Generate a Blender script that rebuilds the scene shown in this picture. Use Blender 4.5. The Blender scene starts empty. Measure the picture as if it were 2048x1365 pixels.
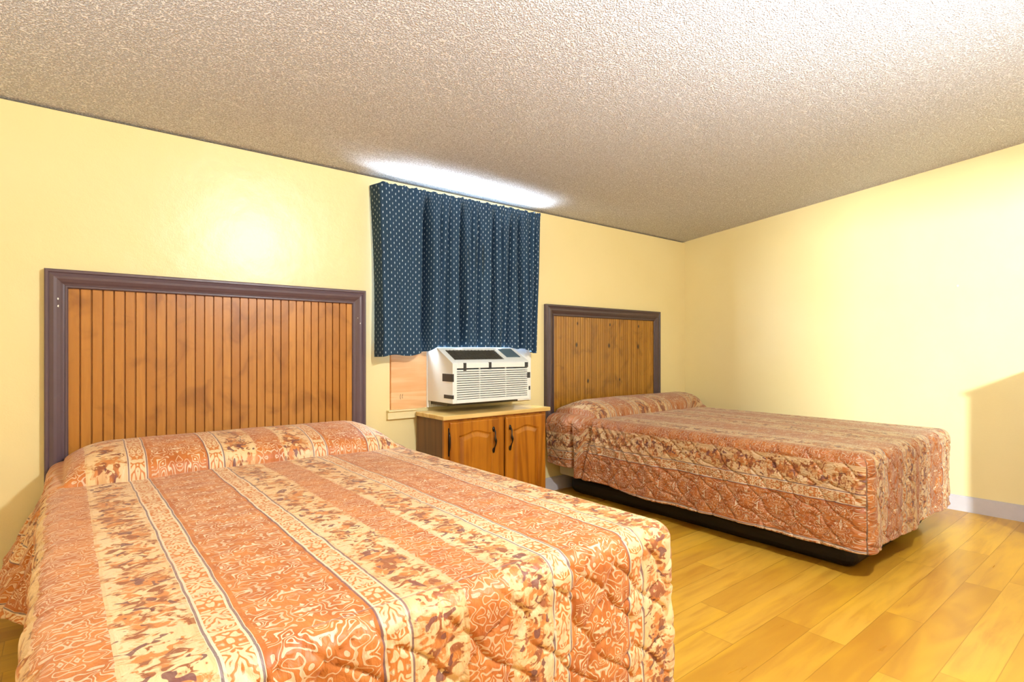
import bpy, bmesh, math, random
import numpy as np
from mathutils import Vector
random.seed(4); rng = np.random.default_rng(7)
S = bpy.context.scene; C = S.collection
PI = math.pi

# ------------------------------------------------------------------ node helpers
class V:
    """a float socket with arithmetic"""
    def __init__(s, nt, sock): s.nt, s.s = nt, sock
    def m(s, op, *a):
        n = s.nt.nodes.new('ShaderNodeMath'); n.operation = op
        for i, x in enumerate((s,) + a):
            if isinstance(x, V): s.nt.links.new(x.s, n.inputs[i])
            else: n.inputs[i].default_value = x
        return V(s.nt, n.outputs[0])
    def __add__(s, o): return s.m('ADD', o)
    def __sub__(s, o): return s.m('SUBTRACT', o)
    def __mul__(s, o): return s.m('MULTIPLY', o)
    def __truediv__(s, o): return s.m('DIVIDE', o)
    def abs(s): return s.m('ABSOLUTE')
    def sin(s): return s.m('SINE')
    def mod(s, p): return s.m('FLOORED_MODULO', p)
    def floor(s): return s.m('FLOOR')
    def gt(s, o): return s.m('GREATER_THAN', o)
    def lt(s, o): return s.m('LESS_THAN', o)
    def max(s, o): return s.m('MAXIMUM', o)
    def min(s, o): return s.m('MINIMUM', o)
    def step(s, a, b):
        n = s.nt.nodes.new('ShaderNodeMapRange'); n.interpolation_type = 'SMOOTHSTEP'
        s.nt.links.new(s.s, n.inputs[0]); n.inputs[1].default_value = a; n.inputs[2].default_value = b
        return V(s.nt, n.outputs[0])

class Mat:
    def __init__(s, name, rough=.5, spec=.5, metal=0):
        s.m = bpy.data.materials.new(name); s.m.use_nodes = True
        s.nt = s.m.node_tree; s.b = s.nt.nodes['Principled BSDF']
        s.b.inputs['Roughness'].default_value = rough
        s.b.inputs['Specular IOR Level'].default_value = spec
        s.b.inputs['Metallic'].default_value = metal
        s.bump_prev = None
    def v(s, x):
        n = s.nt.nodes.new('ShaderNodeValue'); n.outputs[0].default_value = x; return V(s.nt, n.outputs[0])
    def coords(s, kind='Object'):
        n = s.nt.nodes.new('ShaderNodeTexCoord'); q = s.nt.nodes.new('ShaderNodeSeparateXYZ')
        s.nt.links.new(n.outputs[kind], q.inputs[0]); return [V(s.nt, o) for o in q.outputs]
    def vec(s, x, y, z=0.0):
        n = s.nt.nodes.new('ShaderNodeCombineXYZ')
        for i, a in enumerate((x, y, z)):
            if isinstance(a, V): s.nt.links.new(a.s, n.inputs[i])
            else: n.inputs[i].default_value = a
        return n.outputs[0]
    def noise(s, vec, scale, detail=2, dist=0, rough=.5):
        n = s.nt.nodes.new('ShaderNodeTexNoise'); s.nt.links.new(vec, n.inputs['Vector'])
        n.inputs['Scale'].default_value = scale; n.inputs['Detail'].default_value = detail
        n.inputs['Distortion'].default_value = dist; n.inputs['Roughness'].default_value = rough
        return V(s.nt, n.outputs[0])
    def white(s, vec):
        n = s.nt.nodes.new('ShaderNodeTexWhiteNoise'); n.noise_dimensions = '3D'
        s.nt.links.new(vec, n.inputs['Vector']); return V(s.nt, n.outputs[0])
    def voro(s, vec, scale, feat='F1'):
        n = s.nt.nodes.new('ShaderNodeTexVoronoi'); n.feature = feat; s.nt.links.new(vec, n.inputs['Vector'])
        n.inputs['Scale'].default_value = scale; return V(s.nt, n.outputs['Distance'])
    def col(s, c):
        if isinstance(c, tuple):
            n = s.nt.nodes.new('ShaderNodeRGB'); n.outputs[0].default_value = (*c, 1); return n.outputs[0]
        return c
    def mix(s, f, a, b, mode='MIX'):
        n = s.nt.nodes.new('ShaderNodeMix'); n.data_type = 'RGBA'; n.blend_type = mode
        if isinstance(f, V): s.nt.links.new(f.s, n.inputs[0])
        else: n.inputs[0].default_value = f
        s.nt.links.new(s.col(a), n.inputs[6]); s.nt.links.new(s.col(b), n.inputs[7])
        return n.outputs[2]
    def color(s, c): s.nt.links.new(s.col(c), s.b.inputs['Base Color']); return s
    def rough(s, v): s.nt.links.new(v.s, s.b.inputs['Roughness'])
    def bump(s, h, dist=.002, strength=1):
        n = s.nt.nodes.new('ShaderNodeBump'); n.inputs['Strength'].default_value = strength
        n.inputs['Distance'].default_value = dist; s.nt.links.new(h.s, n.inputs['Height'])
        if s.bump_prev: s.nt.links.new(s.bump_prev, n.inputs['Normal'])
        s.bump_prev = n.outputs[0]; s.nt.links.new(n.outputs[0], s.b.inputs['Normal'])

def srgb(r, g, b):
    f = lambda c: ((c/255+.055)/1.055)**2.4 if c > 10 else c/255/12.92
    return (f(r), f(g), f(b))

def plain(name, c, rough=.5, spec=.5, metal=0, var=.08, scale=30, bump=.0005):
    M = Mat(name, rough, spec, metal); co = M.coords(); vv = M.vec(*co)
    n = M.noise(vv, scale, 3)
    M.color(M.mix(n, tuple(x*(1-var) for x in c), tuple(min(1, x*(1+var)) for x in c)))
    if bump: M.bump(n, bump)
    return M.m

def wood(name, light, dark, axis='z', scale=1.0, rough=.35, stretch=14, spec=.5, knots=(), contrast=1.0):
    M = Mat(name, rough, spec); x, y, z = M.coords()
    k = 1.0/stretch
    if axis == 'z': vv = M.vec(x, y, z*k)
    elif axis == 'x': vv = M.vec(x*k, y, z)
    else: vv = M.vec(x, y*k, z)
    a = M.noise(vv, 9*scale, 3, 1.5); rings = ((a*18).sin()*.5+.5)
    fine = M.noise(vv, 90*scale, 3)
    t = (rings*.45 + fine*.35 + M.noise(M.vec(x, y, z), 5, 2)*.5 - .15)*contrast
    c = M.mix(t.step(.05, .95), dark, light)
    for (kx, kz, r) in knots:
        d = ((x-kx)*(x-kx)*2.2 + (z-kz)*(z-kz)).m('SQRT')
        c = M.mix(d.step(r, r*.25), c, tuple(q*.35 for q in dark))
    M.color(c); M.bump(fine, .0004)
    return M.m

# ------------------------------------------------------------------ mesh helpers
def setp(o, label=None, cat=None, group=None, kind=None):
    if label: o['label'] = label
    if cat: o['category'] = cat
    if group: o['group'] = group
    if kind: o['kind'] = kind
    return o
def thing(name, label, cat, loc=(0, 0, 0), group=None):
    o = bpy.data.objects.new(name, None); C.objects.link(o); o.location = loc
    o.empty_display_size = .05
    return setp(o, label, cat, group)
def link(name, me, mat, parent=None, smooth=False):
    o = bpy.data.objects.new(name, me); C.objects.link(o)
    if mat: me.materials.append(mat)
    if parent:
        o.parent = parent; o.matrix_parent_inverse.identity()
        o.location = tuple(-a for a in parent_world(parent))
    if smooth:
        me.polygons.foreach_set('use_smooth', [True]*len(me.polygons))
    return o
def parent_world(p):
    v = Vector(p.location)
    while p.parent: p = p.parent; v += Vector(p.location)
    return v
def bmobj(name, bm, mat, parent=None, smooth=False, bevel=0, seg=2):
    me = bpy.data.meshes.new(name)
    bmesh.ops.recalc_face_normals(bm, faces=bm.faces)
    bm.to_mesh(me); bm.free()
    o = link(name, me, mat, parent, smooth)
    if bevel:
        m = o.modifiers.new('bevel', 'BEVEL'); m.width = bevel; m.segments = seg; m.limit_method = 'ANGLE'
        m.harden_normals = False
    return o
def box(bm, x0, x1, y0, y1, z0, z1):
    vs = [bm.verts.new(p) for p in ((x0,y0,z0),(x1,y0,z0),(x1,y1,z0),(x0,y1,z0),(x0,y0,z1),(x1,y0,z1),(x1,y1,z1),(x0,y1,z1))]
    for f in ((3,2,1,0),(4,5,6,7),(0,1,5,4),(1,2,6,5),(2,3,7,6),(3,0,4,7)): bm.faces.new([vs[i] for i in f])
    return vs
def prism(bm, pts, vec):
    a = [bm.verts.new(p) for p in pts]; b = [bm.verts.new(Vector(p)+Vector(vec)) for p in pts]
    n = len(pts); bm.faces.new(a[::-1]); bm.faces.new(b)
    for i in range(n): bm.faces.new((a[i], a[(i+1) % n], b[(i+1) % n], b[i]))
def boxobj(name, dims, mat, parent=None, bevel=0, seg=2):
    bm = bmesh.new(); box(bm, *dims); return bmobj(name, bm, mat, parent, bevel=bevel, seg=seg)
def lathe(bm, prof, cx, cy, n=24, cz=0):
    rows = []
    for r, z in prof:
        rows.append([bm.verts.new((cx+r*math.cos(2*PI*i/n), cy+r*math.sin(2*PI*i/n), cz+z)) for i in range(n)])
    for a, b in zip(rows, rows[1:]):
        for i in range(n): bm.faces.new((a[i], a[(i+1) % n], b[(i+1) % n], b[i]))
    bm.faces.new(rows[0][::-1]); bm.faces.new(rows[-1])
def tube(bm, pts, r, n=10):
    rows = []; pts = [Vector(p) for p in pts]
    for i, p in enumerate(pts):
        t = (pts[min(i+1, len(pts)-1)]-pts[max(i-1, 0)]).normalized()
        u = t.cross(Vector((0, 1, 0)) if abs(t.y) < .9 else Vector((1, 0, 0))).normalized(); w = t.cross(u)
        rr = r[i] if isinstance(r, (list, tuple)) else r
        rows.append([bm.verts.new(p+u*rr*math.cos(2*PI*k/n)+w*rr*math.sin(2*PI*k/n)) for k in range(n)])
    for a, b in zip(rows, rows[1:]):
        for i in range(n): bm.faces.new((a[i], a[(i+1) % n], b[(i+1) % n], b[i]))
    bm.faces.new(rows[0][::-1]); bm.faces.new(rows[-1])
def gridmesh(name, P, UV=None, close=False):
    """P: (n,m,3) numpy grid"""
    n, m = P.shape[:2]
    me = bpy.data.meshes.new(name)
    idx = np.arange(n*m).reshape(n, m)
    q = np.stack([idx[:-1, :-1], idx[1:, :-1], idx[1:, 1:], idx[:-1, 1:]], -1).reshape(-1, 4)
    me.vertices.add(n*m); me.vertices.foreach_set('co', P.reshape(-1).astype(np.float32))
    me.loops.add(q.size); me.loops.foreach_set('vertex_index', q.reshape(-1).astype(np.int32))
    me.polygons.add(len(q)); me.polygons.foreach_set('loop_start', np.arange(0, q.size, 4, dtype=np.int32))
    if UV is not None:
        uv = me.uv_layers.new(name='uv')
        uv.data.foreach_set('uv', UV.reshape(-1, 2)[q.reshape(-1)].reshape(-1).astype(np.float32))
    me.update(calc_edges=True); me.validate()
    return me

# ------------------------------------------------------------------ room numbers
BW = 3.0      # back wall y
RW = 4.54     # right wall x
LW = -1.7     # left wall x
RY = -2.2     # rear wall y
def cz(y): return 2.069 + .1025*(3-y)

# ------------------------------------------------------------------ materials
def wall_mat():
    M = Mat('yellow_wall_paint', .32, .45); x, y, z = M.coords(); vv = M.vec(x, y, z)
    n = M.noise(vv, 2.2, 3)
    M.color(M.mix(n, srgb(233, 216, 156), srgb(239, 224, 170)))
    M.bump(M.noise(vv, 9, 4), .004, .6); M.bump(M.noise(vv, 180, 2), .0006, .5)
    return M.m
def ceil_mat():
    M = Mat('popcorn_ceiling', .95, .1); x, y, z = M.coords(); vv = M.vec(x, y, z)
    a = M.noise(vv, 150, 2, .1, .5); b = M.noise(vv, 1.1, 2)
    g = a.step(.36, .62)
    c = M.mix(b, srgb(240, 240, 246), srgb(246, 247, 252))
    M.color(M.mix(g, srgb(206, 204, 208), c))
    M.bump(g, .006, 1)
    return M.m
def floor_mat():
    M = Mat('golden_plank_floor', .3, .5); x, y, z = M.coords()
    w = .128; row = (y/w).floor()
    off = M.white(M.vec(row, 3.0, 1.0)); L = 1.1
    xx = x/L + off*3.7; pl = xx.floor()
    r1 = M.white(M.vec(row, pl, 5.0)); r2 = M.white(M.vec(pl, row, 9.0))
    vv = M.vec(x*.12 + r1*40, y + r2*7, 0)
    grain = M.noise(vv, 26, 4, .6); broad = M.noise(M.vec(x*.35 + r2*9, y*1.4, 0), 5, 2, 1.0)
    base = M.mix(r1, srgb(180, 128, 36), srgb(216, 168, 62))
    base = M.mix(((grain-.5)*.8+.5).step(.28, .62)*.8+.2, srgb(176, 122, 34), base)
    base = M.mix((broad.step(.4, .75))*.55, base, srgb(222, 172, 48))
    fy = (y/w).mod(1.0); gy = (fy-.5).abs().gt(.491)
    fx = xx.mod(1.0); gx = (fx-.5).abs().gt(.4985)
    gap = gy.max(gx)
    M.color(M.mix(gap*.35, base, srgb(120, 76, 20)))
    M.bump(gap*-1, .0008); M.bump(grain, .0003)
    M.rough(grain*.12+.24)
    return M.m
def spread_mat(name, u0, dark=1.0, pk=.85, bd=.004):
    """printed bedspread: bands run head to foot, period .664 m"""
    M = Mat(name, .48, .4)
    u, v, _ = M.coords('UV')
    warp = M.noise(M.vec(u, v), 6, 2)
    uw = u + (warp-.5)*.012
    P = (uw - u0).mod(.664)
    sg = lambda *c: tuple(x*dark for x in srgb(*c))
    rust, rust2 = sg(206, 124, 54), sg(182, 98, 36)
    cream, tan = sg(238, 205, 158), sg(210, 158, 100)
    plum, brown = sg(108, 62, 62), sg(138, 66, 30)
    pale = sg(242, 214, 178)
    b_w = P.lt(.195); b_m = P.gt(.375)*P.lt(.48)
    n1 = P.gt(.195)*P.lt(.25); n2 = P.gt(.60)
    def scroll(cu, cv, sc, seed, k):
        n = M.noise(M.vec(cu, cv, seed), sc, 0, .5)
        return (n*k).sin()
    # wide rust band: mirrored medallions
    cu = (P-.0975).abs(); per = .30; cv = ((v.mod(per))-per/2).abs()
    s1 = scroll(cu, cv, 36, 1.3, 36)
    inside = (cu/.088).lt(1.0)
    rad = ((cu*cu)+(cv*cv)*.55).m('SQRT')
    ring = (rad*105).sin()
    f_cream = s1.step(.56, .66)*inside
    f_line = (s1.step(.36, .46)-s1.step(.50, .58)).max(0.0)*inside
    rc = M.mix(M.noise(M.vec(u, v), 14, 3).step(.35, .65), rust2, rust)
    rc = M.mix(((ring+s1*.6).step(1.0, 1.25))*inside*.9, rc, pale)
    rc = M.mix(f_cream*pk, rc, pale); rc = M.mix(f_line*.8, rc, brown)
    rc = M.mix(M.noise(M.vec(cu, cv, 4.0), 26, 1).step(.69, .72)*cu.lt(.055), rc, plum)
    # mid rust band: smaller scroll
    cu2 = (P-.4275).abs(); cv2 = ((v+.1).mod(.21)-.105).abs()
    s2 = scroll(cu2, cv2, 42, 7.7, 32)
    rm = M.mix(M.noise(M.vec(u, v), 12, 3).step(.35, .65), rust2, rust)
    rm = M.mix(s2.step(.45, .6)*pk, rm, pale)
    rm = M.mix((s2.step(.3, .42)-s2.step(.45, .56)).max(0.0)*.5, rm, brown)
    # cream bands: vine of leaves
    ce = (P-.3125).abs().min((P-.54).abs())
    vn = M.noise(M.vec(u*.7, v, 3.0), 48, 2, 1.6)
    vb = M.noise(M.vec(u, v, 8.0), 17, 1, .5)
    core = ce.step(.060, .022)
    leaf = (vn*.65+vb*.35+core*.085).step(.575, .60)
    cc = M.mix(M.noise(M.vec(u, v, 2.0), 8, 2).step(.3, .7), cream, sg(240, 200, 144))
    cc = M.mix(((vb*.5+vn*.5+core*.07).step(.52, .55))*.7, cc, tan)
    lc = M.mix(M.noise(M.vec(u, v, 5.0), 26, 1).step(.45, .55), brown, rust)
    cc = M.mix(leaf*.9, cc, lc)
    cc = M.mix((M.noise(M.vec(u, v, 12.0), 32, 1, .8)+core*.07).step(.70, .72)*.9, cc, plum)
    cc = M.mix((ce.gt(.054))*.25, cc, tan)
    # narrow guard bands
    nc = (P-.2225).abs().min((P-.632).abs())
    side = (v*42).sin()*.010
    s3 = scroll(nc+side, v.mod(.16), 40, 2.2, 26)
    gc = M.mix(s3.step(.1, .4), cream, rust)
    gc = M.mix((s3.step(-.1, .05)-s3.step(.1, .3)).max(0.0)*.5, gc, brown)
    gc = M.mix(nc.step(.0215, .0225), gc, pale)
    c = cc
    c = M.mix(b_w, c, rc); c = M.mix(b_m, c, rm); c = M.mix((n1+n2).min(1.0), c, gc)
    ln = (nc-.0285).abs().lt(.0022)
    c = M.mix(ln*.85, c, sg(104, 82, 92))
    big = M.noise(M.vec(u, v, 20.0), 2.5, 2)
    c = M.mix(big.step(.3, .7)*.18, c, rust2)
    M.color(c)
    M.bump(M.noise(M.vec(u*1.5, v*.7), 40, 3, .8), bd, 1)
    M.bump(M.noise(M.vec(u, v), 700, 1), .0003, .5)
    M.b.inputs['Sheen Weight'].default_value = .15
    return M.m
def curtain_mat():
    M = Mat('navy_dotted_cloth', .8, .25); u, v, _ = M.coords('UV')
    pu, pv = .039, .038
    def dots(du, dv):
        a = ((u+du).mod(pu)-pu/2)/.0027; b = ((v+dv).mod(pv)-pv/2)/.0064
        return (a*a+b*b).step(1.3, .6)
    d = dots(0.0, 0.0).max(dots(pu/2, pv/2))
    n = M.noise(M.vec(u, v), 5, 2)
    base = M.mix(n, srgb(34, 56, 78), srgb(40, 68, 92))
    M.color(M.mix(d*.9, base, srgb(180, 200, 214)))
    w = M.noise(M.vec(u, v), 900, 1); M.bump(w, .0005)
    # thin cloth lets some of the window light through
    tr = M.nt.nodes.new('ShaderNodeBsdfTranslucent'); tr.inputs[0].default_value = (*srgb(40, 84, 130), 1)
    mx = M.nt.nodes.new('ShaderNodeMixShader'); mx.inputs[0].default_value = .03
    M.nt.links.new(M.b.outputs[0], mx.inputs[1]); M.nt.links.new(tr.outputs[0], mx.inputs[2])
    M.nt.links.new(mx.outputs[0], M.nt.nodes['Material Output'].inputs[0])
    return M.m
def bead_mat(name, light, mid, dark, pitch, x0, knots=()):
    """varnished boards; every board its own tone"""
    M = Mat(name, .34, .5); x, y, z = M.coords()
    i = ((x-x0)/pitch).floor(); r = M.white(M.vec(i, 2.0, 1.0))
    vv = M.vec(x, r*9, z*.07)
    g = M.noise(vv, 60, 3, .8); blot = M.noise(M.vec(x*1.2, 0.0, z), 7, 3, .8)
    c = M.mix(r, mid, light)
    c = M.mix(g.step(.35, .7)*.6, c, mid)
    c = M.mix(blot.step(.48, .74)*.6, c, dark)
    for (kx, kz, rr) in knots:
        d = ((x-kx)*(x-kx)*2.2 + (z-kz)*(z-kz)).m('SQRT')
        c = M.mix(d.step(rr*2.0, rr*.5)*.95, c, srgb(52, 26, 6))
    M.color(c); M.bump(g, .0005)
    return M.m

m_wall = wall_mat(); m_ceil = ceil_mat(); m_floor = floor_mat()
m_frame = plain('plum_brown_paint', srgb(92, 74, 80), .35, .5, var=.12, scale=18, bump=.0015)
m_frame2 = plain('dark_brown_paint', srgb(74, 56, 56), .38, .5, var=.15, scale=18, bump=.0015)
m_bead1 = bead_mat('honey_beadboard', srgb(192, 132, 56), srgb(170, 110, 38), srgb(130, 76, 20), .0392, .008)
KN = [(3.07,1.088,.014),(3.448,1.083,.015),(3.823,1.076,.015),(3.081,1.254,.010),(3.46,1.254,.010),(3.83,1.251,.010),(3.199,.803,.013),(3.58,.802,.009)]
m_bead2 = bead_mat('knotty_pine_beadboard', srgb(182, 130, 46), srgb(148, 98, 24), srgb(104, 62, 12), .026, .0, KN)
m_cab = wood('honey_oak', srgb(178, 112, 24), srgb(132, 72, 8), 'z', 1.0, .32)
m_cabside = wood('brown_side_veneer', srgb(116, 74, 34), srgb(88, 52, 20), 'z', .8, .4)
m_top = wood('pale_wood_top', srgb(226, 196, 130), srgb(200, 164, 92), 'x', .8, .22)
m_iron = plain('black_iron', srgb(40, 30, 22), .35, .6, .6)
m_ply = wood('raw_plywood', srgb(240, 200, 150), srgb(222, 166, 112), 'x', .9, .6, 10, .2)
m_white = plain('white_painted_wood', srgb(238, 238, 230), .4, .4, var=.03)
m_cream = plain('cream_painted_wood', srgb(236, 222, 170), .4, .4, var=.04)
m_acw = plain('white_appliance_plastic', srgb(228, 232, 228), .35, .5, var=.02, bump=.0)
m_acd = plain('dark_grille_plastic', srgb(70, 66, 56), .5, .4)
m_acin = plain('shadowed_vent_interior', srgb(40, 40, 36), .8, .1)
m_panel = plain('grey_control_panel', srgb(86, 104, 112), .25, .5)
m_tape = plain('black_duct_tape', srgb(42, 44, 46), .38, .5, var=.2, scale=60)
m_black = plain('black_bed_base', srgb(26, 20, 18), .6, .3)
m_tick = plain('beige_box_spring_cloth', srgb(190, 184, 160), .8, .2)
m_matt = plain('white_mattress_ticking', srgb(225, 220, 205), .8, .2)
m_base = plain('grey_white_baseboard_paint', srgb(196, 190, 190), .4, .4, var=.05)
m_cord = plain('white_cord_plastic', srgb(236, 232, 220), .45, .4)
m_bs1 = spread_mat('printed_bedspread_near', .24, .90, .62)
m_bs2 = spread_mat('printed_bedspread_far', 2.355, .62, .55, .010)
m_cur = curtain_mat()
m_dress = wood('brown_dresser_wood', srgb(120, 76, 40), srgb(80, 44, 20), 'x', .9, .35)

# ------------------------------------------------------------------ setting
WX0, WX1, WZ0, WZ1 = 1.50, 2.60, .69, 1.985      # window opening
def struct(name, bm, mat): return setp(bmobj(name, bm, mat), kind='structure')
bm = bmesh.new(); box(bm, LW-.12, RW+.12, RY-.12, BW+.14, -.1, 0); struct('floor', bm, m_floor)
bm = bmesh.new()
prism(bm, [(LW-.12, BW+.14, cz(BW+.14)), (LW-.12, RY-.12, cz(RY-.12)), (LW-.12, RY-.12, cz(RY-.12)+.1), (LW-.12, BW+.14, cz(BW+.14)+.1)], (RW-LW+.24, 0, 0))
struct('ceiling', bm, m_ceil)
zt = cz(BW+.12)
bm = bmesh.new()
T = .14
for d in ((LW, WX0, 0, zt), (WX1, RW, 0, zt), (WX0, WX1, 0, WZ0), (WX0, WX1, WZ1, zt)):
    box(bm, d[0], d[1], BW, BW+T, d[2], d[3])
struct('wall_back', bm, m_wall)
bm = bmesh.new(); prism(bm, [(RW, RY, 0), (RW, BW+T, 0), (RW, BW+T, cz(BW+T)), (RW, RY, cz(RY))], (.12, 0, 0)); struct('wall_right', bm, m_wall)
bm = bmesh.new(); prism(bm, [(LW, RY, 0), (LW, BW+T, 0), (LW, BW+T, cz(BW+T)), (LW, RY, cz(RY))], (-.12, 0, 0)); struct('wall_left', bm, m_wall)
DX0, DX1, DZ = 1.02, 2.35, 1.97                 # doorway in the rear wall
bm = bmesh.new(); zr = cz(RY)
for d in ((LW, DX0, 0, zr), (DX0, DX1, DZ, zr), (DX1, RW, 0, zr)):
    box(bm, d[0], d[1], RY-.12, RY, d[2], d[3])
struct('wall_rear', bm, m_wall)
bm = bmesh.new(); box(bm, RW-.014, RW, RY, BW, 0, .092); box(bm, RW-.009, RW, RY, BW, .092, .1)
setp(bmobj('baseboard_right', bm, m_base), kind='structure')
bm = bmesh.new(); box(bm, LW, RW-.014, BW-.014, BW, 0, .092); box(bm, LW, RW-.014, BW-.009, BW, .092, .1)
setp(bmobj('baseboard_back', bm, m_base), kind='structure')

# window behind the curtain
bm = bmesh.new()
box(bm, WX0, WX1, BW+.02, BW+.09, WZ1-.035, WZ1); box(bm, WX0, WX0+.035, BW+.02, BW+.09, WZ0, WZ1-.035)
box(bm, WX1-.035, WX1, BW+.02, BW+.09, WZ0, WZ1-.035); box(bm, WX0+.035, WX1-.035, BW+.02, BW+.09, WZ0, WZ0+.03)
box(bm, WX0+.035, WX1-.035, BW+.03, BW+.07, 1.07, 1.11); box(bm, WX0+.035, WX1-.035, BW+.03, BW+.07, 1.52, 1.56)
win = setp(bmobj('window_1', bm, m_white, bevel=.002), kind='structure')
gm = bpy.data.materials.new('window_glass'); gm.use_nodes = True
nt = gm.node_tree; nt.nodes.remove(nt.nodes['Principled BSDF'])
g = nt.nodes.new('ShaderNodeBsdfGlossy'); g.inputs['Roughness'].default_value = .02
t = nt.nodes.new('ShaderNodeBsdfTransparent'); mx = nt.nodes.new('ShaderNodeMixShader'); mx.inputs[0].default_value = .08
nt.links.new(t.outputs[0], mx.inputs[1]); nt.links.new(g.outputs[0], mx.inputs[2]); nt.links.new(mx.outputs[0], nt.nodes['Material Output'].inputs[0])
boxobj('pane', (WX0+.035, WX1-.035, BW+.048, BW+.052, 1.11, WZ1-.035), gm, win)
boxobj('filler_panel', (1.815, WX1-.002, BW-.018, BW+.018, WZ0+.002, 1.075), m_white, win)
# plywood filler, white strip, sill
o = boxobj('plywood_panel', (1.506, 1.746, BW-.006, BW+.012, .692, 1.075), m_ply)
setp(o, 'unpainted plywood panel filling the window left of the air conditioner', 'panel')
bm = bmesh.new()
for k in range(2):
    tube(bm, [(1.568+k*.014, BW-.0065, .752+k*.004), (1.565+k*.014, BW-.0065, .766), (1.569+k*.014, BW-.0065, .782)], .0012, 6)
bmobj('knot_mark', bm, m_iron, o)
bm = bmesh.new(); box(bm, 1.748, 1.813, BW-.012, BW+.01, .692, 1.075)
for k in range(4): box(bm, 1.752+k*.016, 1.760+k*.016, BW-.017, BW-.012, .692, 1.075)
setp(bmobj('window_side_strip', bm, m_white, bevel=.002), 'white vertical filler strip between plywood panel and air conditioner', 'window trim')
bm = bmesh.new(); box(bm, 1.478, 1.665, BW-.022, BW, .636, .682); box(bm, 1.478, 1.665, BW-.034, BW, .682, .691)
setp(bmobj('window_sill_board', bm, m_cream, bevel=.002), 'short cream sill board under the plywood panel, beside the cabinet top', 'sill')

# ------------------------------------------------------------------ curtain
def curtain():
    root = thing('curtain', 'short navy blue curtain with small white dots over the window', 'curtain', (1.98, BW-.06, 2.0))
    x0, x1 = 1.368, 2.628; zt_, nx, nz = 2.004, 420, 200
    s = np.linspace(0, 1, nx)[None, :]; q = np.linspace(0, 1, nz)[:, None]       # q: 0 top
    X = x0 + (x1-x0)*s + 0*q
    folds = [(1.690, .022, .105, .0), (1.79, .012, .022, .2), (1.845, .014, .030, .1), (1.945, .014, .100, .0), (2.01, .012, .02, .1), (2.075, .014, .035, .1),
             (2.19, .012, .07, .1), (2.265, .012, .025, .1), (2.33, .013, .05, .1), (2.42, .012, .065, .1), (2.50, .013, .03, .1), (2.56, .012, .03, .1)]
    Yd = np.zeros_like(X)
    for (cx, w, d, st) in folds:
        ww = w*(.75+.7*q); lean = (q-.5)*.02*math.sin(cx*37)
        fade = np.clip((q-.035)/.16, 0, 1)**.8
        if cx == 1.690: fade = fade*np.where(q > .72, np.clip(1.25-(q-.72)*2.0, 0, 1), 1)
        Yd += d*fade*np.exp(-((X-cx-lean)/ww)**2)
    Yd += .012*np.sin(X*24+q*2.2)*np.clip(q*1.5, .1, 1) + .004*np.sin(X*61-q*4)
    ruff = np.exp(-((q-.012)/.02)**2)*.0035*np.sin(X*210) + .0035*np.sin(X*190+1)*np.exp(-q/.08)
    Y = (BW-.122) + Yd*1.2 + ruff
    # sides turn back to the wall
    eL = np.clip((x0+.018-X)/.018, 0, 1); eR = np.clip((X-(x1-.035))/.035, 0, 1)
    Y = Y*(1-eL**2) + (BW-.012-.03*q)*eL**2; Y = Y*(1-eR**2) + (BW-.012-.03*q)*eR**2
    hem = 1.02 + .034*np.clip((s-.18)/.2, 0, 1) - .026*np.clip((s-.85)/.15, 0, 1) + .006*np.sin(s*31) - .012*np.exp(-((s-.0)/.06)**2)
    hem = np.maximum(hem, np.where((X > 1.735) & (X < 2.365), 1.066, 0)) + 0*hem
    k9 = np.ones(15)/15; hem = np.apply_along_axis(lambda r_: np.convolve(np.pad(r_, 7, mode='edge'), k9, 'valid'), 1, hem+0*q)
    top = zt_ + .0035*np.sin(X*95) + .002*np.sin(X*231)+ (s-.5)*.006
    Z = top + (hem-top)*q
    X = X + .012*np.sin(q*PI)*np.where(s < .1, (1-s*10), 0) - .035*q*np.clip((s-.8)/.2, 0, 1)**2 + .03*q*np.clip(1-s*5, 0, 1)*.5
    # cloth length across: arc length of each row at mid height
    mid = nz//2
    ds = np.sqrt(np.diff(X[mid])**2+np.diff(Y[mid])**2); U = np.concatenate([[0], np.cumsum(ds)])
    UV = np.stack([np.broadcast_to(U[None, :], X.shape), (zt_-Z)], -1)
    P = np.stack([X, Y, Z], -1)
    me = gridmesh('cloth', P, UV); o = link('cloth', me, m_cur, root, True)
    m = o.modifiers.new('thick', 'SOLIDIFY'); m.thickness = .0025; m.offset = 0
    bm = bmesh.new(); tube(bm, [(x0+.02, BW-.09, 1.975), (x1-.02, BW-.09, 1.982)], .006, 10)
    tube(bm, [(x0+.02, BW-.09, 1.975), (x0+.018, BW-.04, 1.975), (x0+.018, BW-.001, 1.975)], .005, 8)
    tube(bm, [(x1-.02, BW-.09, 1.982), (x1-.022, BW-.04, 1.982), (x1-.022, BW, 1.982)], .005, 8)
    bmobj('curtain_rod', bm, m_white, root, True)
curtain()

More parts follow.
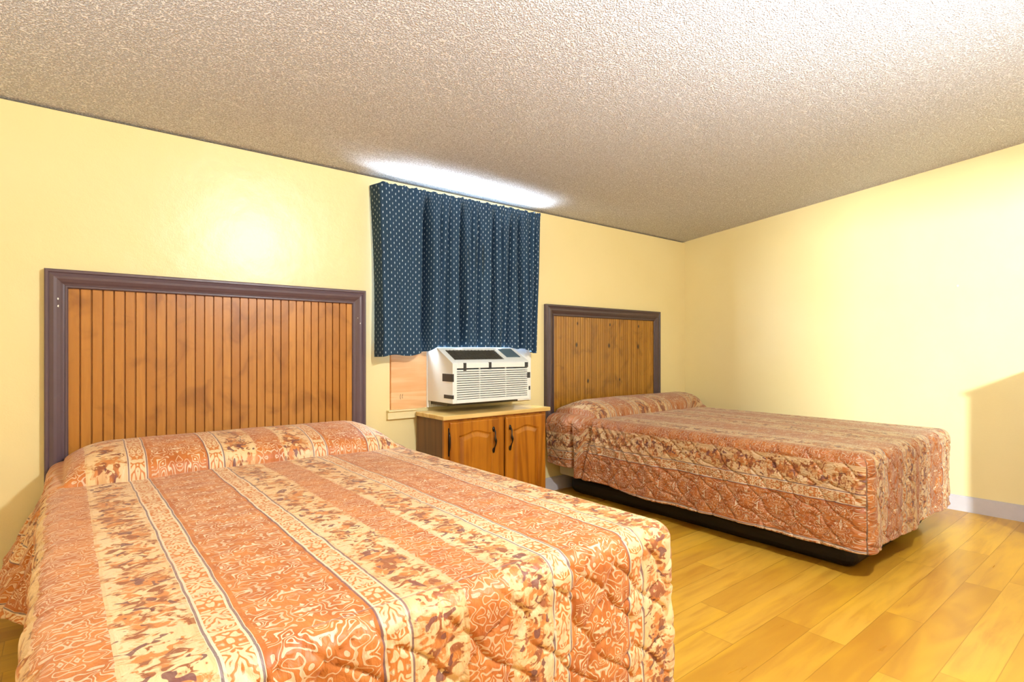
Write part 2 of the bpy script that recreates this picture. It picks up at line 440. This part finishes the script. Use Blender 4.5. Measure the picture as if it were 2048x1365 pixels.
# ------------------------------------------------------------------ headboards
def headboard(x0, x1, fw, mf, mb, pitch, groove, label, zb, zt=1.387):
    root = thing('headboard', label, 'headboard', ((x0+x1)/2, BW, zb), 'wood panel headboards')
    # frame moulding: profile (distance inwards, height off the wall), swept with mitres
    k = fw/.078
    prof = [(0, 0), (0, .030), (.004*k, .034), (.012*k, .034), (.016*k, .030), (.022*k, .033), (.030*k, .037), (.040*k, .036), (.052*k, .030), (.060*k, .024), (.066*k, .022), (.068*k, .026), (.074*k, .026), (.078*k, .020), (.078*k, 0)]
    bm = bmesh.new(); rows = []
    for (d, h) in prof:
        y = BW-h-.0
        rows.append([bm.verts.new(p) for p in ((x0+d, y, zb), (x0+d, y, zt-d), (x1-d, y, zt-d), (x1-d, y, zb))])
    for a, b in zip(rows, rows[1:]):
        for i in range(3): bm.faces.new((a[i], a[i+1], b[i+1], b[i]))
    for i in range(3): bm.faces.new((rows[-1][i], rows[-1][i+1], rows[0][i+1], rows[0][i]))
    bm.faces.new([r[0] for r in rows]); bm.faces.new([r[3] for r in rows][::-1])
    bmobj('frame', bm, mf, root)
    # chips
    # beadboard: V grooves
    bm = bmesh.new(); a, b = x0+fw-.004, x1-fw+.004; pts = [(a, BW), (a, BW-.014)]
    x = x0+fw; i = 0
    while True:
        gx = x+pitch*(i+1) if True else 0
        if gx > b-.008: break
        g = groove
        pts += [(gx-g, BW-.014), (gx-g*.6, BW-.014+.010), (gx+g*.6, BW-.014+.010), (gx+g, BW-.014)]
        i += 1
    pts += [(b, BW-.014), (b, BW)]
    lo = [bm.verts.new((px, py, zb+.004)) for px, py in pts]; hi = [bm.verts.new((px, py, zt-fw+.004)) for px, py in pts]
    n = len(pts)
    for j in range(n): bm.faces.new((lo[j], lo[(j+1) % n], hi[(j+1) % n], hi[j]))
    bm.faces.new(lo[::-1]); bm.faces.new(hi)
    bmobj('beadboard_panel', bm, mb, root)
    return root
h1 = headboard(-.067, 1.337, .078, m_frame, m_bead1, .0392, .0034, 'headboard with honey beadboard and plum frame behind the near bed', .43)
h2 = headboard(2.741, 4.121, .084, m_frame2, m_bead2, .026, .0018, 'headboard with knotty brown boards and dark frame behind the far bed', .43)
def chips(root, pts, y):
    for (x, z, r) in pts:
        bm = bmesh.new()
        vs = [bm.verts.new((x+r*math.cos(a)*random.uniform(.6, 1.2), y-.0006, z+r*2*math.sin(a)*random.uniform(.6, 1.2))) for a in np.linspace(0, 2*PI, 8)[:-1]]
        f = bm.faces.new(vs); r2 = bmesh.ops.extrude_face_region(bm, geom=[f])
        for g in r2['geom']:
            if isinstance(g, bmesh.types.BMVert): g.co.y += .002
        bmobj('paint_chip', bm, m_white, root)
chips(h1, [(-.022, 1.262, .003), (-.022, 1.232, .003), (1.30, 1.20, .002), (1.285, 1.23, .002)], BW-.0365)

# ------------------------------------------------------------------ cabinet + AC
def door_panel(x0, x1, z0, z1, y, th=.018):
    """front surface of a raised cathedral door as a height field, closed at the back"""
    nx, nz = int((x1-x0)/.0028), int((z1-z0)/.0035)
    xs = np.linspace(x0, x1, nx); zs = np.linspace(z0, z1, nz); X, Z = np.meshgrid(xs, zs)
    cx = (x0+x1)/2; hw = (x1-x0)/2-.058
    t = np.clip(np.abs(X-cx)/hw, 0, 1)
    arch = z1-.058-.022*(t**2*(3-2*t)) - .004
    dist = np.minimum.reduce([hw-np.abs(X-cx), arch-Z, Z-(z0+.06)])
    d = np.zeros_like(X)
    g = np.clip(dist/.004, 0, 1); d += .0075*g                       # sticking edge drops
    d -= .0065*np.clip((dist-.012)/.022, 0, 1)                        # bevel rises again
    e = np.minimum.reduce([X-x0, x1-X, Z-z0, z1-Z]); d += .006*np.clip(1-e/.008, 0, 1)**2
    P = np.stack([X, y+d, Z], -1)
    me = gridmesh('door', P[::, ::-1]); bm = bmesh.new(); bm.from_mesh(me)
    be = [e_ for e_ in bm.edges if e_.is_boundary]
    r = bmesh.ops.extrude_edge_only(bm, edges=be)
    nv = [v for v in r['geom'] if isinstance(v, bmesh.types.BMVert)]
    for v in nv: v.co.y = y+th
    ne = [q for q in r['geom'] if isinstance(q, bmesh.types.BMEdge)]
    bmesh.ops.contextual_create(bm, geom=ne)
    return bm
cab = thing('cabinet', 'low honey oak two-door cabinet under the air conditioner between the beds', 'cabinet', (2.06, 2.83, 0))
cx0, cx1, cy0 = 1.674, 2.456, 2.672
bm = bmesh.new()
box(bm, cx0+.018, cx1-.018, cy0+.02, BW-.036, .06, .08); box(bm, cx0+.018, cx1-.018, BW-.05, BW-.016, .08, .645)
bmobj('carcass', bm, m_cabside, cab)
bm = bmesh.new(); box(bm, cx0, cx0+.018, cy0+.02, BW-.016, 0, .648); bmobj('side_panel', bm, m_cabside, cab)
bm = bmesh.new(); box(bm, cx1-.018, cx1, cy0+.02, BW-.016, 0, .648); bmobj('side_panel', bm, m_cab, cab)
bm = bmesh.new()
for d in ((cx0, 1.712, 0, .648), (2.052, 2.108, .0, .648), (2.434, cx1, .0, .648), (1.712, 2.052, .618, .648), (2.108, 2.434, .618, .648), (1.712, 2.052, 0, .08), (2.108, 2.434, 0, .08)):
    box(bm, d[0], d[1], cy0, cy0+.02, d[2], d[3])
bmobj('face_frame', bm, m_cab, cab, bevel=.001)
def pull(x, z, y, parent):
    bm = bmesh.new()
    pts, rs = [], []
    for k in range(17):
        t = k/16; zz = z+.065-.13*t; bow = math.sin(PI*t)
        pts.append((x+.003*math.sin(t*4*PI), y-.006-.018*bow**.7, zz)); rs.append(.0035+.0045*math.exp(-((t-.5)/.12)**2)+.002*math.exp(-((t-.08)/.05)**2)+.002*math.exp(-((t-.92)/.05)**2))
    tube(bm, pts, rs, 10)
    for dz in (.064, -.064):
        vs = [(x+.009*math.cos(a), y-.004, z+dz+.016*math.sin(a)) for a in np.linspace(0, 2*PI, 11)[:-1]]
        prism(bm, vs, (0, .0045, 0))
    bmobj('handle', bm, m_iron, parent, True)
for (a, b, hx) in ((1.706, 2.058, 2.012), (2.112, 2.440, 2.140)):
    d = bmobj('door', door_panel(a, b, .05, .634, cy0-.0185), m_cab, cab, True)
    m = d.modifiers.new('e', 'EDGE_SPLIT'); m.split_angle = 1.0
    pull(hx, .505, cy0-.0185, d)
bm = bmesh.new()
box(bm, 1.700, 1.708, cy0-.006, cy0, .44, .60)
tube(bm, [(1.7035, cy0-.010, .470), (1.7035, cy0-.012, .50), (1.7035, cy0-.012, .55), (1.7035, cy0-.010, .578)], [.003, .0065, .0065, .003], 8)
setp(bmobj('hinge', bm, m_iron, cab, True), 'dark iron hinge on the left door')
bm = bmesh.new(); box(bm, 1.654, 2.480, 2.648, BW-.036, .649, .674)
bmobj('cabinet_top', bm, m_top, cab, bevel=.004, seg=3)

ac = thing('air_conditioner', 'white window air conditioner with black tape strips above the cabinet', 'air conditioner', (2.05, 2.85, .674))
ax0, ax1, ay = 1.750, 2.345, 2.700
bz, fz, tz, ty = .734, .968, 1.060, 2.870       # bottom, top of front face, top of slope
bm = bmesh.new()
# shell ends and rails: side cheeks
prof = [(ay, bz), (ay, fz), (ay+.006, fz+.006), (ty, tz), (BW-.019, tz), (BW-.019, bz)]
for xa, xb in ((ax0, ax0+.03), (ax1-.022, ax1)):
    prism(bm, [(xa, y, z) for y, z in prof], (xb-xa, 0, 0))
box(bm, ax0+.03, ax1-.022, ay, ay+.03, bz, bz+.022)           # bottom rail
box(bm, ax0+.03, ax1-.022, ay+.03, BW-.03, bz, bz+.012)
prism(bm, [(ax0+.03, ay, .940), (ax0+.03, ay, fz), (ax0+.03, ay+.006, fz+.006), (ax0+.03, ay+.028, .987), (ax0+.03, ay+.05, .94)], (ax1-ax0-.052, 0, 0))
box(bm, ax0+.03, ax1-.022, ty, BW-.03, tz-.012, tz)
sl = lambda t: (ay+.006+(ty-ay-.006)*t, fz+.006+(tz-fz-.006)*t)
def slope_slab(xa, xb, t0, t1, th, up=0):
    (y0, z0), (y1, z1) = sl(t0), sl(t1); n = Vector((0, -(tz-fz), (ty-ay))).normalized()
    pts = [Vector((xa, y0, z0))+n*up, Vector((xa, y1, z1))+n*up, Vector((xa, y1, z1))+n*(up-th), Vector((xa, y0, z0))+n*(up-th)]
    prism(bm, pts, (xb-xa, 0, 0))
slope_slab(ax0+.03, 1.79, .13, 1, .012); slope_slab(2.165, 2.19, .13, 1, .012); slope_slab(1.79, 2.165, .13, .2, .012); slope_slab(1.79, 2.165, .9, 1, .012)
slope_slab(2.19, ax1-.022, .13, 1, .012)
bmobj('housing', bm, m_acw, ac, bevel=.002)
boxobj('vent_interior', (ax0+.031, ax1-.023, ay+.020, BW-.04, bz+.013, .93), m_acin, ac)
bm = bmesh.new(); n_l = 13
for k in range(n_l):
    z = bz+.026+k*(.940-bz-.030)/n_l
    prism(bm, [(ax0+.03, ay+.001, z), (ax0+.03, ay+.001, z+.0074), (ax0+.03, ay+.017, z+.0104), (ax0+.03, ay+.017, z+.004)], (ax1-ax0-.052, 0, 0))
for x in (1.95, 2.15): box(bm, x-.002, x+.002, ay+.006, ay+.018, bz+.022, .94)
bmobj('front_grille', bm, m_acw, ac)
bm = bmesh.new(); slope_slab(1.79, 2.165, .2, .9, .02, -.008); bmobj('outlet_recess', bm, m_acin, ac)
bm = bmesh.new()
for k in range(8):
    t = .22+k*.085; slope_slab(1.792, 2.163, t, t+.03, .006, -.001)
for k in range(14): slope_slab(1.80+k*.027, 1.803+k*.027, .2, .9, .006, -.003)
bmobj('outlet_louvre', bm, m_acd, ac)
bm = bmesh.new(); slope_slab(2.20, 2.312, .32, .93, .004, .003); bmobj('control_panel', bm, m_panel, ac, bevel=.001)
boxobj('base_pan', (ax0+.02, ax1-.03, ay+.09, BW-.019, .712, bz), m_acd, ac)
def tape(dims): boxobj('tape_strip', dims, m_tape, ac, bevel=.0008)
tape((1.825, 1.846, ay-.0012, ay+.004, .925, .972)); tape((2.012, 2.032, ay-.0012, ay+.004, .932, .974))
tape((2.300, 2.328, ay-.0012, ay+.004, .938, .970)); tape((2.322, ax1+.0012, ay-.0012, ay+.012, .868, .905)); tape((2.333, ax1+.0012, ay-.0012, ay+.012, .79, .815))
tape((ax0-.0012, ax0+.008, ay-.0012, ay+.112, .862, .908)); tape((ax0-.0012, ax0+.008, ay-.0012, ay+.095, .762, .784))

# ------------------------------------------------------------------ bedspreads
def spread(name, X0, X1, YF, bc, H, mat, label, ztop=.58, hemz=.135, flareL=.0, wideR=.0, wideL=.0, seed=1, hemh=.16, taperL=.16, taperR=.16, headhem=.225, qtop=.0016, headout=.055):
    """X0..X1 mattress sides, YF foot, bc distance of the pillow crease from the head wall"""
    r, R = .055, .075; st = .0055
    Yh = BW-.045
    rg = np.random.default_rng(seed)
    ph = rg.uniform(0, 6.28, 40)
    def wav(u, v, k, a):  # sum of sines noise
        s = 0
        for i in range(8):
            an = ph[i]*(1+a); kk = k*(.7+.6*((i*37) % 10)/10)
            s = s+np.sin(kk*(u*math.cos(an)+v*math.sin(an))+ph[(i*3+7) % 40]*5)
        return s/8
    def puff(U, Vv, amp):
        p = .118
        w1 = U+Vv*.9+.018*np.sin(Vv*38+U*9)+.01*np.sin(U*60); w2 = U-Vv*.9+.018*np.sin(Vv*33-U*12+1)+.01*np.sin(Vv*55)
        def f(w): q = np.abs((w/p) % 1-.5)*2; return 1-np.clip(q, 0, 1)**9
        a = np.minimum(f(w1), f(w2))
        return amp*(a-1)
    def head(b):
        # pillow bulge along the bed; b = distance from head wall
        m = bc*.47
        up = np.where(b < m, .55+.45*np.sin(np.clip(b/m, 0, 1)*PI/2), np.sqrt(np.clip(1-((b-m)/(bc-m))**2, 0, 1))**.9)
        return np.where(b < bc, up, 0)
    pieces = []
    L = Yh-YF
    # ---- top
    na, nb = int((X1-X0)/st), int(L/st)
    # denser rows near the crease
    b = np.linspace(0, L, nb); b = np.sort(np.concatenate([b, np.linspace(bc-.03, bc+.01, 24)])); nb = len(b)
    a = np.linspace(0, 1, na)
    def side_taper(xr):   # xr metres from each side
        return xr
    def toppoint(ax, bb):
        W = X1-X0; x = X0+ax*W
        tl = np.clip(ax*W/taperL, 0, 1); tr = np.clip((1-ax)*W/taperR, 0, 1)
        tp = np.sqrt(np.clip(1-(1-tl)**2, 0, 1))*np.sqrt(np.clip(1-(1-tr)**2, 0, 1))
        tp = .10+.90*tp
        h = head(bb)
        dz = H*h*tp
        crown = .012*np.sin(np.clip(ax, 0, 1)*PI)*np.sin(np.clip(bb/L, 0, 1)*PI)
        dip = -.010*np.exp(-((bb-bc-.004)/.015)**2)*tp
        # side spreading of the pillow end
        wid = h*np.where(ax > .5, wideR*np.clip((ax-.7)/.3, 0, 1)**1.5, -wideL*np.clip((.3-ax)/.3, 0, 1)**1.5)
        y = Yh-bb
        # crease not straight
        y = y+.03*np.sin(ax*PI)*np.exp(-((bb-bc)/.12)**2)*-0.6 + .006*np.sin(ax*21+1)*np.exp(-((bb-bc)/.1)**2)
        return x+wid, y, ztop+dz+crown+dip
    A, B = np.meshgrid(a, b)
    x, y, z = toppoint(A, B)
    u = X0+A*(X1-X0); v = B + .0*A
    # edge fall: rounding is added on the skirts' side (quarter circle starts at the edge)
    ef = np.clip(np.minimum(np.minimum(A, 1-A)*(X1-X0), L-B)/.07, 0, 1)
    ef = ef*ef*(3-2*ef)
    z = z + ef*(puff(u, v, qtop) + .0035*wav(u, v, 14, 0)+.0012*wav(u, v, 60, .3))
    pieces.append((np.stack([x, y, z], -1), np.stack([u, v], -1)))
    # ---- skirts: perimeter s -> left side (head->foot), corner, foot, corner, right side
    segs = []
    nbl = len(b)
    for bb in b[b < L-1e-6]: segs.append(('L', bb))
    nc = 16
    for k in range(nc+1): segs.append(('CL', k/nc))
    nf = int((X1-X0)/st)
    for k in range(1, nf): segs.append(('F', k/nf))
    for k in range(nc+1): segs.append(('CR', k/nc))
    for bb in b[b < L-1e-6][::-1]: segs.append(('R', bb))
    n = len(segs)
    nx = np.zeros(n); ny = np.zeros(n); ex = np.zeros(n); ey = np.zeros(n); ez = np.zeros(n)
    Us = np.zeros(n); Vs = np.zeros(n); du = np.zeros(n); dv = np.zeros(n); bpos = np.zeros(n); sidef = np.zeros(n)
    for i, (k, q) in enumerate(segs):
        if k in 'LR':
            ax = 0. if k == 'L' else 1.
            X, Yy, Z = toppoint(np.array(ax), np.array(q)); ex[i], ey[i], ez[i] = X, Yy, Z
            nx[i] = -1 if k == 'L' else 1; Us[i] = X0 if k == 'L' else X1; Vs[i] = q; du[i] = nx[i]; bpos[i] = q; sidef[i] = nx[i]
        elif k == 'F':
            X, Yy, Z = toppoint(np.array(q), np.array(L)); ex[i], ey[i], ez[i] = X, Yy, Z
            ny[i] = -1; Us[i] = X0+q*(X1-X0); Vs[i] = L; dv[i] = 1; bpos[i] = L
        else:
            ang = q*PI/2; sx = -1 if k == 'CL' else 1
            if k == 'CL': nx[i], ny[i] = -math.cos(ang), -math.sin(ang)
            else: nx[i], ny[i] = math.sin(ang), -math.cos(ang)
            ex[i] = X0 if k == 'CL' else X1; ey[i] = YF; ez[i] = ztop
            Us[i] = ex[i]; Vs[i] = L; bpos[i] = L
            first = (q < .5) == (k == 'CL')
            if first: du[i] = sx; Vs[i] = L+.03*(q if k == 'CL' else 1-q)
            else: dv[i] = 1; Us[i] = ex[i]+sx*.03*((1-q) if k == 'CL' else q)
    arc = r*PI/2
    drop = np.concatenate([np.linspace(0, arc, 12), np.linspace(arc, arc+1, 90)[1:]])
    nd = len(drop); D, I = np.meshgrid(drop, np.arange(n), indexing='ij')
    tt = np.clip((D-arc), 0, 1)                       # 0..1 along the straight fall
    ang = np.clip(D/r, 0, PI/2)
    # hem height along the perimeter
    hz = np.full(n, hemz)
    hd = np.clip((bc*1.35-bpos)/(bc*.5), 0, 1); isS = np.abs(sidef) > 0
    hz = np.where(isS, hemz+(hemh-hemz)*np.clip((bc*1.9-bpos)/(bc*.9), 0, 1), hemz)
    hz = np.where(isS & (bpos < bc*.62), headhem, hz)
    hz += .004*np.sin(np.arange(n)*.045+seed)
    fall = (ez-r)-hz
    Zs = ez[None, :]-r*(1-np.cos(ang))-tt*fall[None, :]
    out = r*np.sin(ang)
    U = Us[None, :]+du[None, :]*(np.minimum(D, arc)+tt*fall[None, :])
    Vv = Vs[None, :]+dv[None, :]*(np.minimum(D, arc)+tt*fall[None, :])
    dist = np.minimum(D, arc)+tt*fall[None, :]        # true metres from the edge
    fl = np.clip(dist/.35, 0, 1)
    s_run = np.cumsum(np.hypot(np.diff(ex, prepend=ex[0])+.0, np.diff(ey, prepend=ey[0])))
    s_run = s_run[None, :]
    # quilting and crumple on the skirts
    ed = np.clip(dist/.05, 0, 1)
    disp = puff(U, Vv, .010)*ed + ed*(.006*wav(U, Vv, 26, .1)+.004*wav(U, Vv, 75, .5))
    disp += fl*(.008*np.sin(s_run*11+ph[3])+.005*np.sin(s_run*23+ph[4]))
    # head section: hangs proud of the mattress side with a gather
    hb = np.clip((bc*1.03-dist*.26-bpos[None, :])/(.022), 0, 1)*np.abs(sidef)[None, :]
    disp += hb*(np.where(sidef < 0, headout, .03)[None, :]*np.clip(dist/.1, 0, 1)*(1-.35*fl))
    disp -= .022*np.exp(-((bc*1.03-dist*.26+.018-bpos[None, :])/.014)**2)*np.abs(sidef)[None, :]*np.clip(dist/.08, 0, 1)
    U = U + hb*.075*np.clip(dist/.08, 0, 1)
    gat = np.exp(-((bpos[None, :]-bc*(.62))/(.022))**2)*np.abs(sidef)[None, :]
    disp -= gat*.04*np.clip((dist-.04)/.12, 0, 1)
    # diagonal drag folds running down from the crease
    for j in range(7):
        bb = bc*1.02+.035*j+dist*(.25+.20*j)
        disp += np.abs(sidef)[None, :]*(.013-.001*j)*np.exp(-((bpos[None, :]-bb)/(.013+.002*j))**2)*np.clip(dist/.08, 0, 1)*np.clip(1.5-dist/(.34), 0, 1)
    if flareL:
        wgt = np.where(sidef < 0, np.clip((bc*1.25-bpos)/(bc*.5), 0, 1), 0)[None, :]
        disp += flareL*wgt*np.clip((dist-.13)/.33, 0, 1)
    hemroll = np.clip((tt-.965)/.035, 0, 1); disp += .003*np.sin(hemroll*PI)
    # plan radius of the corners grows the drop
    X = ex[None, :]+nx[None, :]*(out+disp); Yy = ey[None, :]+ny[None, :]*(out+disp)
    Yy = np.minimum(Yy, BW-.042)
    X = np.minimum(X, RW-.02)
    pieces.append((np.stack([X, Yy, Zs], -1), np.stack([U, Vv], -1)))
    bmz = bmesh.new()
    for Pg, UVg in pieces:
        me = gridmesh('tmp', Pg, UVg); bmz.from_mesh(me); bpy.data.meshes.remove(me)
    bmesh.ops.remove_doubles(bmz, verts=bmz.verts, dist=.0014)
    bmesh.ops.recalc_face_normals(bmz, faces=bmz.faces)
    me = bpy.data.meshes.new(name); bmz.to_mesh(me); bmz.free()
    o = link(name, me, mat, None, True)
    m = o.modifiers.new('thick', 'SOLIDIFY'); m.thickness = .004; m.offset = -1
    return setp(o, label, 'bedspread', 'printed bedspreads')

def bed(X0, X1, YF, label, ztop=.58):
    root = thing('bed', label, 'bed', ((X0+X1)/2, (YF+BW)/2, 0), 'double beds')
    boxobj('base', (X0+.07, X1-.07, YF+.085, BW-.11, 0, .128), m_black, root, bevel=.06, seg=5)
    boxobj('box_spring', (X0+.02, X1-.02, YF+.02, BW-.06, .130, .335), m_tick, root, bevel=.02, seg=3)
    boxobj('mattress', (X0+.012, X1-.012, YF+.012, BW-.055, .337, ztop-.022), m_matt, root, bevel=.045, seg=4)
    return root
bed(-.005, 1.255, .915, 'near double bed with black recessed base, under the patterned spread at left')
bed(2.815, 4.06, .905, 'far double bed on black base, beside the right wall')
spread('bedspread', -.005, 1.255, .94, .535, .105, m_bs1, 'rust and cream banded bedspread on the near bed at left', flareL=.16, headout=.0, seed=3)
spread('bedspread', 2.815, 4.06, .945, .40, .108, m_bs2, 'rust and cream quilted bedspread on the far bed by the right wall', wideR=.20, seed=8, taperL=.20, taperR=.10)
# cord between cabinet and far bed
bm = bmesh.new()
pts = [(2.712+.004*math.sin(t*9), BW-.022-.012*math.sin(t*5)**2, .46-.46*t+.006) for t in np.linspace(0, 1, 24)]
tube(bm, pts, .0045, 8); tube(bm, [(2.712, BW-.02, .50), (2.712, BW-.022, .44)], .010, 10)
setp(bmobj('power_cord', bm, m_cord, None, True), 'thin white power cord hanging between the cabinet and far bed', 'cord')
# nail in the right wall
bm = bmesh.new(); lathe(bm, [(.0, 0), (.006, 0), (.006, .003), (.0, .004)], 0, 0, 10)
me = bpy.data.meshes.new('n'); 
for v in bm.verts: v.co = Vector((RW-v.co.z, .955+v.co.x, 1.469+v.co.y))
setp(bmobj('wall_screw', bm, m_white), 'tiny white screw head in the yellow right wall', 'screw')

# ------------------------------------------------------------------ dresser just outside the frame (throws the shadow on the right wall)
dr = thing('writing_desk', 'brown slant-front writing desk against the right wall beyond the far bed', 'desk', (4.27, -.1, 0))
dx0, dx1, dy0, dy1 = 4.02, RW-.02, -.62, .40
bm = bmesh.new(); box(bm, dx0+.02, dx1, dy0+.01, dy1-.01, .05, .85); bmobj('body', bm, m_dress, dr, bevel=.003)
bm = bmesh.new(); prism(bm, [(dx0, dy0, .85), (dx0, dy0, .865), (dx0+.30, dy0, .965), (dx1, dy0, .97), (dx1, dy0, .85)], (0, dy1-dy0, 0)); bmobj('slanted_top', bm, m_dress, dr, bevel=.003)
boxobj('plinth', (dx0+.05, dx1, dy0+.03, dy1-.03, 0, .05), m_black, dr)
for r_ in range(3):
    for c_ in range(2):
        ya = dy0+.03+c_*.485; d = boxobj('drawer', (dx0+.004, dx0+.02, ya, ya+.475, .08+r_*.255, .32+r_*.255), m_dress, dr, bevel=.003)
        bm = bmesh.new(); lathe(bm, [(.006, 0), (.006, .012), (.014, .018), (.012, .026)], 0, 0, 14)
        for v in bm.verts: v.co = Vector((dx0+.004-v.co.z, ya+.2375+v.co.x, .2+r_*.255+v.co.y))
        bmobj('knob', bm, m_iron, d, True)

# ------------------------------------------------------------------ camera
cam = bpy.data.cameras.new('camera'); co = bpy.data.objects.new('camera', cam); C.objects.link(co)
cam.sensor_fit = 'HORIZONTAL'; cam.sensor_width = 36; cam.lens = 36*1100/2048
cam.shift_y = (700-682.5)/2048; cam.clip_start = .02
co.location = (0, 0, 1.05); co.rotation_euler = (PI/2, 0, -math.atan(894/1100))
S.camera = co

# ------------------------------------------------------------------ light
def area(name, loc, target, sx, sy, power, color, spread=180):
    l = bpy.data.lights.new(name, 'AREA'); l.shape = 'RECTANGLE'; l.size = sx; l.size_y = sy; l.energy = power; l.color = color
    l.spread = math.radians(spread)
    o = bpy.data.objects.new(name, l); C.objects.link(o); o.location = loc
    o.rotation_euler = (Vector(target)-Vector(loc)).to_track_quat('-Z', 'Y').to_euler(); return o
area('window_daylight', (2.05, BW+.30, 1.62), (2.05, 0, 1.62), 1.3, .9, 520, (.80, .90, 1.0))
# daylight outside the doorway behind the camera
area('door_daylight', (-1.2, -5.0, 1.85), (4.54, 1.0, 1.5), .35, .35, 1300, (.84, .95, 1.0))

# added out-of-view uplights, made up as fill to brighten the ceiling
def spot(name, loc, power, col, deg, r):
    l = bpy.data.lights.new(name, 'SPOT'); l.energy = power; l.color = col; l.shadow_soft_size = r
    l.spot_size = math.radians(deg); l.spot_blend = 1
    o = bpy.data.objects.new(name, l); C.objects.link(o); o.location = loc; o.rotation_euler = (PI, 0, 0); return o
def added_uplight(LX, LY, power, label):
    fl = thing('added_uplight', label, 'added uplight', (LX, LY, 0), 'added fill uplights with upward bowls')
    bm = bmesh.new(); lathe(bm, [(.14, 0), (.14, .018), (.03, .03), (.012, .045)], LX, LY, 32); bmobj('base', bm, m_panel, fl, True)
    bm = bmesh.new(); tube(bm, [(LX, LY, .03), (LX, LY, .85)], .011, 12); bmobj('pole', bm, m_panel, fl, True)
    bm = bmesh.new(); lathe(bm, [(.02, -.02), (.06, -.01), (.12, .02), (.15, .06), (.146, .062), (.115, .027), (.05, .002), (.01, 0)], LX, LY, 32, .86); bmobj('added_uplight_bowl', bm, m_white, fl, True)
    spot('added_fill_spot', (LX, LY, .94), power, (.86, .94, 1.0), 160, .09)
added_uplight(2.0, -.25, 200, 'added grey ceiling-fill uplight with an upward white bowl between the doorway and far bed')
added_uplight(-.95, .55, 330, 'added grey ceiling-fill uplight with an upward white bowl left of the near bed')
# bare-bulb ceiling fitting just behind the camera
BX, BY = 1.46, 0.0; BZ = cz(BY)
cf = thing('ceiling_light', 'round white ceiling fitting with a bare bulb beyond the foot of the beds', 'light', (BX, BY, BZ))
bm = bmesh.new(); lathe(bm, [(.03, -.05), (.07, -.035), (.085, -.01), (.085, .012)], BX, BY, 32, BZ); bmobj('canopy', bm, m_white, cf, True)
bm = bmesh.new(); lathe(bm, [(.022, -.16), (.024, -.05)], BX, BY, 24, BZ); bmobj('socket', bm, m_white, cf, True)
l = bpy.data.lights.new('ceiling_bulb', 'POINT'); l.energy = 265; l.color = (.90, .95, 1.0); l.shadow_soft_size = .06
o = bpy.data.objects.new('ceiling_bulb', l); C.objects.link(o); o.location = (BX, BY, BZ-.24)
w = bpy.data.worlds.new('world'); S.world = w; w.use_nodes = True
bg = w.node_tree.nodes['Background']; bg.inputs[0].default_value = (.82, .91, 1, 1); bg.inputs[1].default_value = 1.5
S.view_settings.view_transform = 'Standard'; S.view_settings.look = 'None'; S.view_settings.gamma = 1
S.view_settings.use_curve_mapping = False; S.view_settings.exposure = -0.22
S.cycles.max_bounces = 10; S.cycles.diffuse_bounces = 6; S.cycles.use_denoising = True
S.cycles.sample_clamp_indirect = 6
